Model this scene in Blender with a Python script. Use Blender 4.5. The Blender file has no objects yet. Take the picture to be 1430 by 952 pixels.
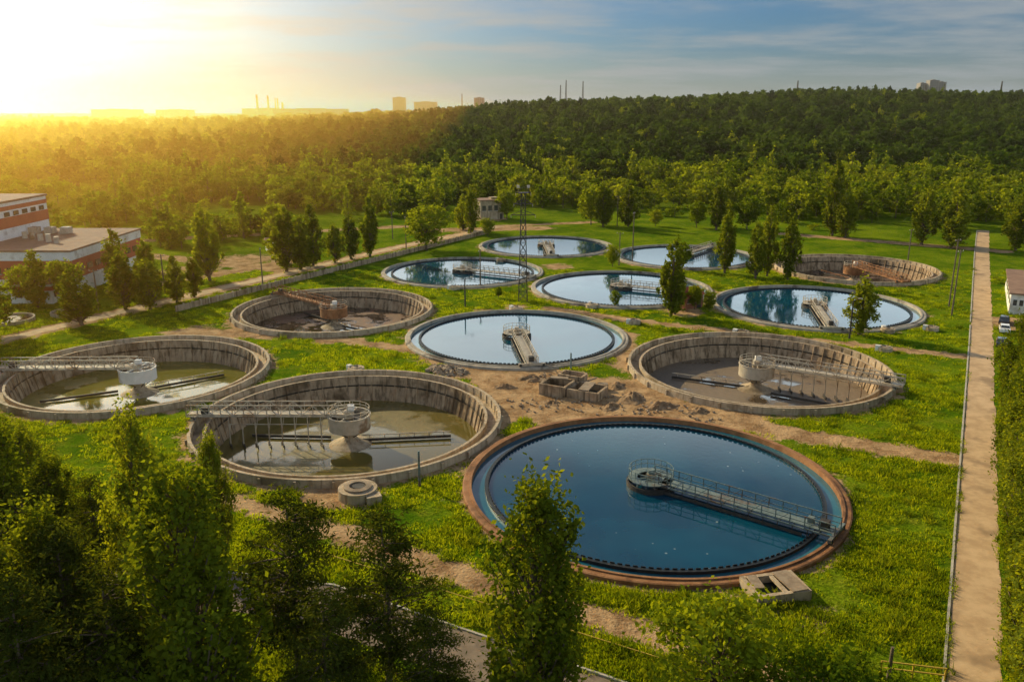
import bpy, math, random
import numpy as np
from mathutils import Vector, Matrix
from mathutils.geometry import delaunay_2d_cdt
random.seed(5)
R_=np.random.RandomState
sc=bpy.context.scene
SUN_AZ=math.radians(-46); SUN_EL=math.radians(26)
SUND=Vector((math.sin(SUN_AZ)*math.cos(SUN_EL),math.cos(SUN_AZ)*math.cos(SUN_EL),math.sin(SUN_EL)))

# ------------------------------------------------------------ node helpers
def newmat(name):
    m=bpy.data.materials.new(name); m.use_nodes=True
    nt=m.node_tree; nt.nodes.clear()
    out=nt.nodes.new('ShaderNodeOutputMaterial')
    return m,nt,out
def N(nt,t,**kw):
    n=nt.nodes.new(t)
    for k,v in kw.items():
        if k.startswith('i_'): n.inputs[k[2:].replace('_',' ')].default_value=v
        else: setattr(n,k,v)
    return n
def L(nt,a,b): nt.links.new(a,b)
def mixc(nt,fac,a,b,mode='MIX'):
    n=nt.nodes.new('ShaderNodeMix'); n.data_type='RGBA'; n.blend_type=mode
    for sock,v in ((n.inputs[0],fac),(n.inputs[6],a),(n.inputs[7],b)):
        if isinstance(v,(int,float)): sock.default_value=v
        elif isinstance(v,tuple): sock.default_value=(v[0],v[1],v[2],1)
        else: L(nt,v,sock)
    return n.outputs[2]
def mathn(nt,op,a,b=0.0,c=0.0,clamp=False):
    n=nt.nodes.new('ShaderNodeMath'); n.operation=op; n.use_clamp=clamp
    for s,v in zip(n.inputs,(a,b,c)):
        if isinstance(v,(int,float)): s.default_value=v
        else: L(nt,v,s)
    return n.outputs[0]
def maprange(nt,v,a,b,c=0.0,d=1.0,smooth=True):
    n=nt.nodes.new('ShaderNodeMapRange')
    if smooth: n.interpolation_type='SMOOTHSTEP'
    L(nt,v,n.inputs[0])
    for i,x in enumerate((a,b,c,d)): n.inputs[1+i].default_value=x
    return n.outputs[0]
def noise(nt,vec,scale,detail=4,rough=.55):
    n=nt.nodes.new('ShaderNodeTexNoise'); n.inputs['Scale'].default_value=scale
    n.inputs['Detail'].default_value=detail; n.inputs['Roughness'].default_value=rough
    L(nt,vec,n.inputs['Vector']); return n.outputs['Fac']
def simple(name,c1,c2=None,rough=.7,scale=1.5,bump=.0,metal=0.0,c3=None,spec=.3,streak=None):
    m,nt,out=newmat(name)
    b=N(nt,'ShaderNodeBsdfPrincipled'); L(nt,b.outputs[0],out.inputs[0])
    b.inputs['Roughness'].default_value=rough; b.inputs['Metallic'].default_value=metal
    b.inputs['Specular IOR Level'].default_value=spec
    g=N(nt,'ShaderNodeNewGeometry').outputs['Position']
    f=maprange(nt,noise(nt,g,scale,4,.65),.35,.65)
    col=mixc(nt,f,c1,c2 or c1)
    if c3:
        f3=maprange(nt,noise(nt,g,scale*.23,4,.7),.52,.66)
        col=mixc(nt,f3,col,c3)
    if streak:
        mp=N(nt,'ShaderNodeMapping'); mp.inputs['Scale'].default_value=(1.6,1.6,.10); L(nt,g,mp.inputs[0])
        col=mixc(nt,maprange(nt,noise(nt,mp.outputs[0],1.0,4,.65),.46,.66,0,.8),col,streak)
    L(nt,col,b.inputs['Base Color'])
    if bump>0:
        bn=N(nt,'ShaderNodeBump'); bn.inputs['Strength'].default_value=bump; bn.inputs['Distance'].default_value=.1
        L(nt,noise(nt,g,scale*5,3,.6),bn.inputs['Height']); L(nt,bn.outputs[0],b.inputs['Normal'])
    return m

M={}
M['concrete']=simple('weathered_concrete',(.42,.33,.22),(.54,.43,.30),.85,.8,.4,c3=(.22,.165,.10),streak=(.25,.18,.11))
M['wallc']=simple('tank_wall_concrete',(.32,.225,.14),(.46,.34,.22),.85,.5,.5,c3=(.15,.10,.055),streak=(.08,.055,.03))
M['rustrim']=simple('rusty_brown_rim',(.26,.115,.045),(.36,.18,.08),.8,.9,.4,c3=(.15,.07,.03))
M['greyrim']=simple('grey_rim',(.34,.30,.24),(.46,.41,.33),.8,.8,.3,c3=(.14,.11,.085))
M['darkweir']=simple('dark_wet_weir',(.012,.016,.02),(.025,.03,.032),.5,1.2)
M['steel']=simple('painted_steel_pale',(.44,.38,.29),(.54,.47,.36),.5,1.0,0,.1,c3=(.25,.16,.09))
M['steelblue']=simple('painted_steel_bluegrey',(.12,.17,.17),(.20,.25,.24),.5,1.0,0,.1,c3=(.16,.10,.06))
M['white']=simple('white_paint',(.72,.70,.65),(.8,.78,.74),.6,.6,0,c3=(.5,.45,.38))
M['red']=simple('red_cladding',(.40,.085,.05),(.46,.11,.06),.7,.4)
M['brick']=simple('brick_wall',(.30,.12,.07),(.38,.17,.10),.85,1.5,.2)
M['roofc']=simple('roof_felt',(.22,.13,.09),(.29,.18,.12),.85,.6,.2)
M['glass']=simple('window_glass',(.03,.04,.05),(.05,.06,.07),.1,.5,spec=.8)
M['darkmetal']=simple('dark_metal',(.04,.038,.035),(.07,.06,.05),.6,2)
M['wood']=simple('weathered_pole',(.12,.09,.06),(.18,.14,.10),.85,2,.2)
M['tyre']=simple('tyre_rubber',(.02,.02,.02),(.03,.03,.03),.8,2)
M['carw']=simple('white_car_paint',(.75,.75,.75),(.78,.78,.78),.25,.5,spec=.6)
M['card']=simple('dark_car_paint',(.04,.05,.07),(.05,.06,.08),.25,.5,spec=.6)
M['yellow']=simple('yellow_paint',(.50,.34,.04),(.58,.40,.05),.5,1)
M['road']=simple('dusty_road',(.46,.31,.17),(.60,.42,.24),.9,.45,.3,c3=(.31,.21,.12))
M['asphalt']=simple('worn_asphalt',(.19,.145,.105),(.26,.20,.145),.9,.6,.3,c3=(.12,.095,.07))
M['kerb']=simple('kerb_stone',(.42,.39,.33),(.5,.46,.4),.85,1,.2)
M['bark']=simple('bark',(.09,.065,.045),(.15,.11,.08),.9,3,0)
M['stone']=simple('rubble_stone',(.24,.18,.125),(.36,.28,.20),.9,1,.3)
M['haze_wall']=simple('distant_facade',(.30,.26,.23),(.36,.32,.28),.9,.1)
M['soil']=simple('excavated_soil',(.22,.135,.07),(.36,.24,.135),.95,1.2,.6,c3=(.13,.09,.05))

def leafmat(name,c1,c2,tr=.4,c3=None):
    m,nt,out=newmat(name)
    tc=N(nt,'ShaderNodeTexCoord').outputs['Object']
    oi=N(nt,'ShaderNodeObjectInfo').outputs['Random']
    f=maprange(nt,noise(nt,tc,.55,2,.6),.35,.65)
    col=mixc(nt,f,c1,c2)
    if c3: col=mixc(nt,mathn(nt,'MULTIPLY',oi,.75),col,c3)
    dv=mathn(nt,'MULTIPLY_ADD',oi,.6,.68)
    vm=nt.nodes.new('ShaderNodeVectorMath'); vm.operation='SCALE'
    L(nt,col,vm.inputs[0]); L(nt,dv,vm.inputs['Scale'])
    b=N(nt,'ShaderNodeBsdfDiffuse')
    t=N(nt,'ShaderNodeBsdfTranslucent')
    L(nt,vm.outputs[0],b.inputs[0])
    tcx=mixc(nt,1.0,vm.outputs[0],(2.3,1.85,.35),'MULTIPLY')
    L(nt,tcx,t.inputs[0])
    mx=N(nt,'ShaderNodeMixShader'); mx.inputs[0].default_value=tr
    L(nt,b.outputs[0],mx.inputs[1]); L(nt,t.outputs[0],mx.inputs[2]); L(nt,mx.outputs[0],out.inputs[0])
    return m
M['leaf']=leafmat('poplar_leaves',(.08,.13,.012),(.18,.23,.020),.52,(.14,.17,.018))
M['leafd']=leafmat('deciduous_leaves',(.055,.115,.008),(.14,.215,.014),.5,(.17,.20,.016))
M['leafdark']=leafmat('forest_leaves_dark',(.014,.042,.005),(.042,.09,.009),.32,(.075,.12,.012))
M['pine']=leafmat('pine_needles',(.030,.050,.009),(.07,.092,.015),.35,(.058,.074,.012))
M['grassb']=leafmat('grass_blades',(.11,.20,.006),(.20,.30,.010),.5,(.27,.31,.018))

def watermat(name,c1,c2,rough=.04,ior=1.45,bump=.04,bs=2.0,cs=.06,scum=True):
    m,nt,out=newmat(name)
    g=N(nt,'ShaderNodeNewGeometry').outputs['Position']
    b=N(nt,'ShaderNodeBsdfPrincipled'); L(nt,b.outputs[0],out.inputs[0])
    col=mixc(nt,maprange(nt,noise(nt,g,cs,3),.35,.65),c1,c2)
    if scum:
        v=nt.nodes.new('ShaderNodeTexVoronoi'); v.inputs['Scale'].default_value=.55; v.inputs['Randomness'].default_value=1; L(nt,g,v.inputs['Vector'])
        dots=maprange(nt,v.outputs['Distance'],.05,.085,1,0)
        gate=maprange(nt,noise(nt,g,.12,3,.6),.50,.58)
        k=mathn(nt,'MULTIPLY',dots,gate)
        col=mixc(nt,mathn(nt,'MULTIPLY',k,.6),col,(.45,.5,.48))
    L(nt,col,b.inputs['Base Color'])
    r=maprange(nt,noise(nt,g,.18,4,.6),.42,.62,rough,rough+.06); L(nt,r,b.inputs['Roughness'])
    b.inputs['IOR'].default_value=ior
    bn=N(nt,'ShaderNodeBump'); bn.inputs['Strength'].default_value=bump; bn.inputs['Distance'].default_value=.05
    L(nt,noise(nt,g,bs,3,.6),bn.inputs['Height']); L(nt,bn.outputs[0],b.inputs['Normal'])
    return m
M['water']=watermat('blue_clarifier_water',(.001,.042,.085),(.002,.072,.125),.03,1.75,.07,1.2)
M['chanw']=watermat('channel_water',(.01,.11,.17),(.025,.16,.21),.08,1.75,.1,2.0,scum=False)
def sludge(name,mud,wat,lo,hi,scale=.12,seed=0):
    m,nt,out=newmat(name)
    g=N(nt,'ShaderNodeNewGeometry').outputs['Position']
    mp=N(nt,'ShaderNodeMapping'); mp.inputs['Location'].default_value=(seed*13.1,seed*7.7,0); L(nt,g,mp.inputs[0])
    v=mp.outputs[0]
    f=maprange(nt,noise(nt,v,scale,5,.6),lo,hi)
    mc=mixc(nt,noise(nt,v,1.2,5,.7),tuple(.6*x for x in mud),tuple(1.35*x for x in mud))
    col=mixc(nt,f,mc,wat)
    b=N(nt,'ShaderNodeBsdfPrincipled'); L(nt,b.outputs[0],out.inputs[0])
    L(nt,col,b.inputs['Base Color'])
    r=mathn(nt,'MULTIPLY_ADD',f,-.65,.7); L(nt,r,b.inputs['Roughness'])
    b.inputs['IOR'].default_value=1.65
    bn=N(nt,'ShaderNodeBump'); bn.inputs['Distance'].default_value=.15
    L(nt,mathn(nt,'MULTIPLY_ADD',f,-.5,.52),bn.inputs['Strength'])
    L(nt,noise(nt,v,2.2,4,.6),bn.inputs['Height']); L(nt,bn.outputs[0],b.inputs['Normal'])
    return m
M['sl_a']=sludge('murky_water_floor',(.17,.13,.035),(.15,.12,.03),.40,.50,.07,1)
M['sl_b']=sludge('muddy_floor',(.20,.145,.09),(.08,.06,.04),.52,.62,.15,2)
M['sl_c']=sludge('brown_sludge_floor',(.18,.10,.055),(.05,.035,.025),.44,.54,.2,3)
M['sl_d']=sludge('green_murky_floor',(.24,.20,.04),(.17,.155,.025),.40,.5,.09,4)

# ground
def groundmat():
    m,nt,out=newmat('grass_and_dirt_ground')
    g=N(nt,'ShaderNodeNewGeometry').outputs['Position']
    a=N(nt,'ShaderNodeAttribute'); a.attribute_name='dirt'; d=a.outputs['Fac']
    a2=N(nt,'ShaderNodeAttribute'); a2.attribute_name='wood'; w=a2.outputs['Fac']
    n1=noise(nt,g,.06,4,.65); n2=noise(nt,g,.5,4,.7); n3=noise(nt,g,3.0,3,.7)
    gr=mixc(nt,maprange(nt,n1,.38,.62),(.06,.14,.004),(.185,.265,.008))
    gr=mixc(nt,maprange(nt,n2,.42,.75,0,.7),gr,(.28,.28,.022))
    gr=mixc(nt,maprange(nt,n3,.35,.6,.65,0),gr,(.035,.07,.003))
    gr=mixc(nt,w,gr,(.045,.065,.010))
    n4=noise(nt,g,.3,5,.7)
    di=mixc(nt,maprange(nt,n4,.35,.65),(.25,.145,.07),(.52,.345,.185))
    di=mixc(nt,maprange(nt,n2,.55,.72,0,.5),di,(.17,.12,.05))
    di=mixc(nt,maprange(nt,n3,.45,.7,0,.35),di,(.62,.47,.30))
    s=mathn(nt,'MULTIPLY_ADD',mathn(nt,'ADD',n4,mathn(nt,'MULTIPLY',n3,.45)),1.3,mathn(nt,'MULTIPLY',d,1.2))
    f=maprange(nt,s,1.19,1.36)
    col=mixc(nt,f,gr,di)
    b=N(nt,'ShaderNodeBsdfDiffuse'); L(nt,b.outputs[0],out.inputs[0])
    L(nt,col,b.inputs[0])
    bn=N(nt,'ShaderNodeBump'); bn.inputs['Strength'].default_value=.9; bn.inputs['Distance'].default_value=.35
    L(nt,mathn(nt,'ADD',n2,mathn(nt,'MULTIPLY',n3,.5)),bn.inputs['Height']); L(nt,bn.outputs[0],b.inputs['Normal'])
    return m
M['ground']=groundmat()

# ------------------------------------------------------------ mesh builder
class MB:
    def __init__(s): s.v=[];s.f=[];s.m=[];s.mats=[];s.sm=[]
    def mi(s,k):
        if k not in s.mats: s.mats.append(k)
        return s.mats.index(k)
    def add(s,vs,fs,k,smooth=False):
        o=len(s.v); s.v+= [tuple(p) for p in vs]; i=s.mi(k)
        for f in fs: s.f.append([o+q for q in f]); s.m.append(i); s.sm.append(smooth)
    def box(s,c,sz,k,rz=0):
        x,y,z=[q/2 for q in sz]; ca,sa=math.cos(rz),math.sin(rz)
        vs=[]
        for dz in(-z,z):
            for dx,dy in((-x,-y),(x,-y),(x,y),(-x,y)):
                vs.append((c[0]+dx*ca-dy*sa,c[1]+dx*sa+dy*ca,c[2]+dz))
        s.add(vs,[(3,2,1,0),(4,5,6,7),(0,1,5,4),(1,2,6,5),(2,3,7,6),(3,0,4,7)],k)
    def beam(s,p,q,w,k,h=None):
        p=Vector(p);q=Vector(q);d=q-p
        if d.length<1e-5:return
        d.normalize(); up=Vector((0,0,1)) if abs(d.z)<.95 else Vector((1,0,0))
        a=d.cross(up).normalized()*w/2; b=a.cross(d).normalized()*(h or w)/2
        vs=[p-a-b,p+a-b,p+a+b,p-a+b,q-a-b,q+a-b,q+a+b,q-a+b]
        s.add(vs,[(0,1,2,3),(7,6,5,4),(4,5,1,0),(5,6,2,1),(6,7,3,2),(7,4,0,3)],k)
    def lathe(s,prof,k,seg=96,c=(0,0,0),smooth=False,closed=False):
        vs=[];n=len(prof)
        for i in range(seg):
            a=2*math.pi*i/seg
            for r,z in prof: vs.append((c[0]+r*math.cos(a),c[1]+r*math.sin(a),c[2]+z))
        fs=[]
        for i in range(seg):
            j=(i+1)%seg
            for q in range(n if closed else n-1):
                q2=(q+1)%n
                fs.append((i*n+q,j*n+q,j*n+q2,i*n+q2))
        s.add(vs,fs,k,smooth)
    def disc(s,r,z,k,seg=96,c=(0,0)):
        s.add([(c[0]+r*math.cos(2*math.pi*i/seg),c[1]+r*math.sin(2*math.pi*i/seg),z) for i in range(seg)],[list(range(seg))],k)
    def cyl(s,c,r,h,k,seg=20,r2=None):
        r2=r if r2 is None else r2
        s.lathe([(r,0),(r2,h)],k,seg,c,True); s.disc(r2,c[2]+h,k,seg,(c[0],c[1]))
    def obj(s,name,parent=None,loc=(0,0,0),rz=0):
        me=bpy.data.meshes.new(name); me.from_pydata(s.v,[],s.f)
        for k in s.mats: me.materials.append(M[k])
        me.polygons.foreach_set('material_index',s.m); me.polygons.foreach_set('use_smooth',s.sm); me.update()
        o=bpy.data.objects.new(name,me); sc.collection.objects.link(o)
        o.location=loc; o.rotation_euler=(0,0,rz)
        if parent: o.parent=parent
        return o
def empty(name,loc=(0,0,0),rz=0):
    o=bpy.data.objects.new(name,None); sc.collection.objects.link(o); o.location=loc; o.rotation_euler=(0,0,rz); o.empty_display_size=.5
    return o

# ------------------------------------------------------------ tanks
blue=[ # x,y,R,bridge angle, rim
 (15.5,85.1,20.3,-37.8,'rustrim'),(.86,148,19.8,-83,'greyrim'),(25.6,191.3,20.4,-27,'greyrim'),
 (64.5,172.3,20.8,-101,'greyrim'),(-12.8,212.1,20.2,-29,'greyrim'),(10.5,254,20,-88,'greyrim'),(49.5,235.3,20,53,'greyrim')]
dry=[ # x,y,R,angle,floor,drum mat
 (-21.9,104.7,20.3,180,'sl_a','steel'),(39.5,127.8,20.5,-32,'sl_b','steel'),(-59.6,125.8,20.2,182,'sl_d','white'),
 (-37.1,168,20.3,138,'sl_c','rustrim'),(90,214.8,20.2,-80,'sl_c','rustrim')]
TANKS=[(t[0],t[1],t[2]) for t in blue+dry]

def ringrail(b,r,z,k,n=18,h=1.1,w=.06):
    pr=None
    for i in range(n+1):
        a=2*math.pi*i/n; p=Vector((r*math.cos(a),r*math.sin(a),z))
        if i<n: b.beam(p,p+Vector((0,0,h)),w,k)
        if pr is not None:
            for hh in(h,h*.5): b.beam(pr+Vector((0,0,hh)),p+Vector((0,0,hh)),w,k)
        pr=p
for (x,y,R,ang,rim) in blue:
    T=empty('clarifier_tank',(x,y,0))
    w=MB()
    w.lathe([(R+.75,-.6),(R+.7,.36),(R+.55,.42),(R,.42)],rim,128)
    w.lathe([(R,.42),(R,.55),(R-.28,.55),(R-.3,-1.0),(R-1.9,-1.0)],rim,128)
    w.obj('outer_wall',T)
    w=MB(); w.lathe([(R-1.75,-1.0),(R-1.75,.24),(R-2.12,.24),(R-2.12,-1.0)],'darkweir',128)
    n=160
    for i in range(n):
        a=2*math.pi*i/n; w.box(((R-2.19)*math.cos(a),(R-2.19)*math.sin(a),.25),(.06,.45,.2),'darkweir',a)
    w.obj('overflow_weir',T)
    w=MB(); w.lathe([(R-.25,-.08),(R-1.76,-.08)],'chanw',128); w.obj('channel_water',T)
    w=MB(); w.disc(R-2.1,.02,'water',128); w.obj('water',T)
    b=MB(); k='steelblue' if rim=='rustrim' else 'steel'
    Lb=R+.1
    b.box((Lb/2,0,.95),(Lb,1.5,.1),k)
    for sy in(-1.0,1.0):
        b.beam((0,sy,.75),(Lb,sy,.75),.16,k); b.beam((0,sy,2.05),(Lb,sy,2.05),.09,k); b.beam((0,sy,1.45),(Lb,sy,1.45),.06,k)
        nn=14
        for i in range(nn+1):
            xx=Lb*i/nn; b.beam((xx,sy,.75),(xx,sy,2.05),.09,k)
            if i<nn: b.beam((xx,sy,.75),(Lb*(i+1)/nn,sy,2.05 if i%2==0 else .75),.05,k)
    for i in range(12):
        xx=1.5+i*(Lb-4)/11; b.beam((xx,-1.0,.75),(xx,1.0,.75),.1,k)
        b.beam((xx,-1.3,.9),(xx,-1.3,-.3),.07,'darkmetal')
    b.beam((1,-1.35,.28),(Lb-3,-1.35,.28),.1,'darkmetal',.3)
    b.beam((Lb-.1,-2.2,.8),(Lb-.1,2.2,.8),.35,k,.35)
    for sy in(-1.9,1.9): b.cyl((Lb-.1,sy,.5),.28,.4,'darkmetal',12)
    b.box((Lb-1.3,0,1.4),(.9,.8,.8),'darkmetal'); b.box((Lb-2.7,.3,1.3),(.6,.5,.6),k)
    b.obj('scraper_bridge',T,(0,0,0),math.radians(ang))
    c=MB()
    c.lathe([(2.7,-.2),(2.7,.55),(2.5,.55),(2.5,-.2)],'darkmetal',40)
    c.lathe([(1.5,.9),(2.5,.9),(2.5,1.0),(1.5,1.0)],k,32,closed=True)
    ringrail(c,2.45,1.0,k,20)
    for i in range(8):
        a=i*math.pi/4; c.beam((0,0,.85),(2.6*math.cos(a),2.6*math.sin(a),.7),.14,k)
    c.cyl((0,0,-.2),.55,1.6,'concrete',20); c.cyl((0,0,1.4),.4,.5,k,16)
    c.obj('centre_platform',T)

for ti,(x,y,R,ang,fl,dm) in enumerate(dry):
    T=empty('drained_settling_tank',(x,y,0))
    w=MB()
    w.lathe([(R+.25,-.6),(R+.1,.95),(R-.3,.95),(R-.35,-.25),(R-1.7,-.3)],'concrete',128)
    w.lathe([(R-1.7,-.3),(R-1.7,.55),(R-2.05,.55)],'concrete',128)
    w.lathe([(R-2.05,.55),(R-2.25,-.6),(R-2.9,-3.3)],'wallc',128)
    n=60
    for i in range(n):
        a=2*math.pi*i/n; ca,sa=math.cos(a),math.sin(a)
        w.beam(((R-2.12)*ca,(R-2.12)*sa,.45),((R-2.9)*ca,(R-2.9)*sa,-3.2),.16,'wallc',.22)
        w.box(((R-.36)*ca,(R-.36)*sa,.3),(.16,.18,1.1),'concrete',a)
        if i%2==0: w.box(((R+.25)*ca,(R+.25)*sa,.2),(.35,.3,1.2),'concrete',a)
    w.lathe([(R-2.3,-.75),(R-2.25,-.95),(R-2.42,-.95),(R-2.5,-.75)],'darkweir',128)
    w.obj('concrete_wall',T)
    w=MB(); w.disc(R-2.8,-3.2,fl,128); w.obj('floor_sludge',T)
    c=MB(); k=dm
    c.lathe([(2.8,-.9),(2.8,1.0),(2.9,1.0),(2.9,1.1),(2.65,1.1),(2.65,-.9)],k,48)
    c.lathe([(2.65,.5),(0,.5)],'darkmetal',48)
    c.lathe([(3.0,-3.25),(2.4,-2.95),(1.2,-2.6),(.75,-2.0),(.75,.9)],'concrete',32,smooth=True)
    ringrail(c,2.75,1.1,'steel',16,.9)
    for i in range(6):
        a=i*math.pi/3+.3; c.beam((0,0,.9),(2.7*math.cos(a),2.7*math.sin(a),1.05),.16,k)
        c.beam((2.7*math.cos(a),2.7*math.sin(a),-.8),(.8*math.cos(a),.8*math.sin(a),-2.0),.12,'darkmetal')
    c.cyl((0,0,.9),.7,.7,'steel',20); c.box((.2,.3,1.9),(.9,.7,.7),'white')
    c.obj('centre_drum',T)
    b=MB(); k='steel' if dm!='rustrim' else 'rustrim'
    Lb=R+1.2; z0=1.25
    b.box((Lb/2,0,z0),(Lb,1.4,.12),k)
    for sy in(-.9,.9):
        b.beam((0,sy,z0-.15),(Lb,sy,z0-.15),.2,k); b.beam((0,sy,z0+1.35),(Lb,sy,z0+1.35),.12,k); b.beam((0,sy,z0+.65),(Lb,sy,z0+.65),.06,k)
        nn=14
        for i in range(nn+1):
            xx=Lb*i/nn; b.beam((xx,sy,z0-.15),(xx,sy,z0+1.35),.1,k)
            if i<nn:
                z1,z2=(z0-.1,z0+1.3) if i%2==0 else (z0+1.3,z0-.1)
                b.beam((xx,sy,z1),(Lb*(i+1)/nn,sy,z2),.08,k)
    b.beam((Lb-1.1,-2.0,z0-.3),(Lb-1.1,2.0,z0-.3),.4,k,.4)
    for sy in(-1.7,1.7): b.cyl((Lb-1.1,sy,z0-.3),.3,.35,'darkmetal',12)
    b.box((Lb-2.3,.2,z0+.5),(.9,.8,.8),'darkmetal')
    b.obj('scraper_bridge',T,(0,0,0),math.radians(ang))
    s=MB()
    if fl in('sl_a','sl_b'):
        for i in range(8):
            xx=3.6+i*1.75
            s.beam((xx,1.1,z0),(xx,1.1,-3.0),.12,k); s.beam((xx,1.1,z0-1.2),(xx+1.75 if i<7 else xx,1.1,z0-1.2),.09,k)
            s.box((xx,1.1,-2.95),(.12,1.7,.5),'darkmetal',.5)
            s.beam((xx,1.1,-1.0),(xx,-.6,z0-.2),.07,k)
    s.box((-7.5,-1.4,-2.9),(12,.25,.35),'darkmetal',.12); s.box((8.5,-2.0,-2.9),(11,.25,.35),'darkmetal',-.05)
    s.box((-7.5,-1.4,-2.2),(12,.12,.12),k,.12)
    for i in range(6):
        s.beam((-12.5+i*2,-2+.24*i,-2.2),(-12.5+i*2,-2+.24*i,-2.9),.1,k)
    s.obj('scraper_arm',T,(0,0,0),math.radians(ang+(0 if fl!='sl_d' else 28)))

# ------------------------------------------------------------ ground sheet
def sst(a,b,x):
    t=np.clip((x-a)/(b-a),0,1); return t*t*(3-2*t)
def hgt(x,y):
    x=np.asarray(x,float); y=np.asarray(y,float)
    r=x/np.maximum(y,50)
    hill=(5+38*sst(-.50,.40,r))*sst(470,1060,y)-30*sst(1500,3500,y)*sst(-.3,.2,r)
    roll=sst(360,600,y)*(2.5*np.sin(x*.016+1.3)*np.cos(y*.012)+1.8*np.sin(x*.033+y*.025))
    return hill+roll-.0
pts=[]
def near(px,py):
    for (x,y,R) in TANKS:
        d=math.hypot(px-x,py-y)
        if d<R+.7: return True
    return False
for i in range(int(340/2)):
    for j in range(int(310/2)):
        px=-165+2*i+.2*((j%2)-.5); py=22+2*j
        if not near(px,py): pts.append((px,py))
xs=list(np.arange(-3000,3001,50))
for px in xs:
    for py in np.arange(-300,3001,50):
        if -168<px<176 and 18<py<334: continue
        pts.append((px+3.1,py))
for px in np.arange(-9000,9001,500):
    for py in np.arange(-300,12001,500):
        if abs(px)<=3040 and py<=3040: continue
        pts.append((px,py))
edges=[]
for (x,y,R) in TANKS:
    o=len(pts); n=96; r=R-.1
    for i in range(n): pts.append((x+r*math.cos(2*math.pi*i/n),y+r*math.sin(2*math.pi*i/n)))
    edges+=[(o+i,o+(i+1)%n) for i in range(n)]
res=delaunay_2d_cdt([Vector(p) for p in pts],edges,[],0,1e-4)
V2=np.array([tuple(v) for v in res[0]]); F=np.array([list(f) for f in res[2]])
cen=V2[F].mean(1); keep=np.ones(len(F),bool)
for (x,y,R) in TANKS: keep&=np.hypot(cen[:,0]-x,cen[:,1]-y)>R-.12
F=F[keep]
SEG=[ # dirt tracks x1,y1,x2,y2,halfwidth,strength
 (22,107.7,53.5,91.7,1.7,.85),(23,161,77,135.5,1.1,.75),(2,117,24,107,4.5,.85),
 (-91,149.8,-36,251.4,2.2,.9),(-36,251.4,-4,301,2.2,.8),(90,283,146,245,2.2,.8),(-4,301,30,312,2,.6),
 (-22,77,-1.6,64.5,1.4,.7),(-1.6,64.5,14,56,1.5,.75),(-37,85,-22,77,1.2,.7),(14,56,22,51,1.3,.6),
 (-40,151,-6,133,1.7,.5),(-62,150,-40,150,3,.5),(23.6,161,8,171,1.7,.55),(-91,149.8,-140,60,2.2,.8),
 (-110,240,-60,215,2.5,.7),(-91,189,-60,230,2.5,.7),(48,150,30,158,1,.6),(-130,262,-40,300,3,.5),(-30,290,10,296,4,.6),(-4,128,-2,112,2.2,.7),(18,130,22,150,1.2,.55)]
BLOB=[(13,113,11,.85),(5,120,9,.8),(21,108,7,.75),(8,108,7,.7),(30,107,6,.6),(-19,83.5,5,.7),(-12,135,5,.5),(-8,127,4,.7),(36,168,5,.5),(-60,151,7,.45),(0,110,5,.7),
 (-34,146,3,.65),(1,172,4,.4),(-6,168,4,.35),(12,220,5,.45),(-9,322,8,.5),(24,61,4,.3),(98,158,6,.8),(-75,230,12,.4),(-85,215,10,.4),(62,100,3,.35),(-40,150,3,.4),(27,72,4,.3)]
def dirt(x,y):
    d=np.zeros_like(x)
    for x1,y1,x2,y2,w,s in SEG:
        dx,dy=x2-x1,y2-y1; t=np.clip(((x-x1)*dx+(y-y1)*dy)/(dx*dx+dy*dy),0,1)
        q=np.hypot(x-x1-t*dx,y-y1-t*dy); d=np.maximum(d,s*(1-sst(w*.5,w*1.9,q)))
    for bx,by,r,s in BLOB:
        q=np.hypot(x-bx,y-by); d=np.maximum(d,s*(1-sst(r*.4,r*1.4,q)))
    for (tx,ty,R) in TANKS:
        q=np.hypot(x-tx,y-ty); d=np.maximum(d,.38*(1-sst(R+.5,R+3.0,q)))
    return d
X,Y=V2[:,0],V2[:,1]
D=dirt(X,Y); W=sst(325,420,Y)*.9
me=bpy.data.meshes.new('ground')
me.from_pydata(np.column_stack([X,Y,hgt(X,Y)]).tolist(),[],F.tolist())
me.attributes.new('dirt','FLOAT','POINT').data.foreach_set('value',D.astype(np.float32))
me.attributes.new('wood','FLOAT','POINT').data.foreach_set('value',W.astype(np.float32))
me.materials.append(M['ground']); me.polygons.foreach_set('use_smooth',[True]*len(F)); me.update()
go=bpy.data.objects.new('ground',me); sc.collection.objects.link(go)
if me.polygons[0].normal.z<0: me.flip_normals()

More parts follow.
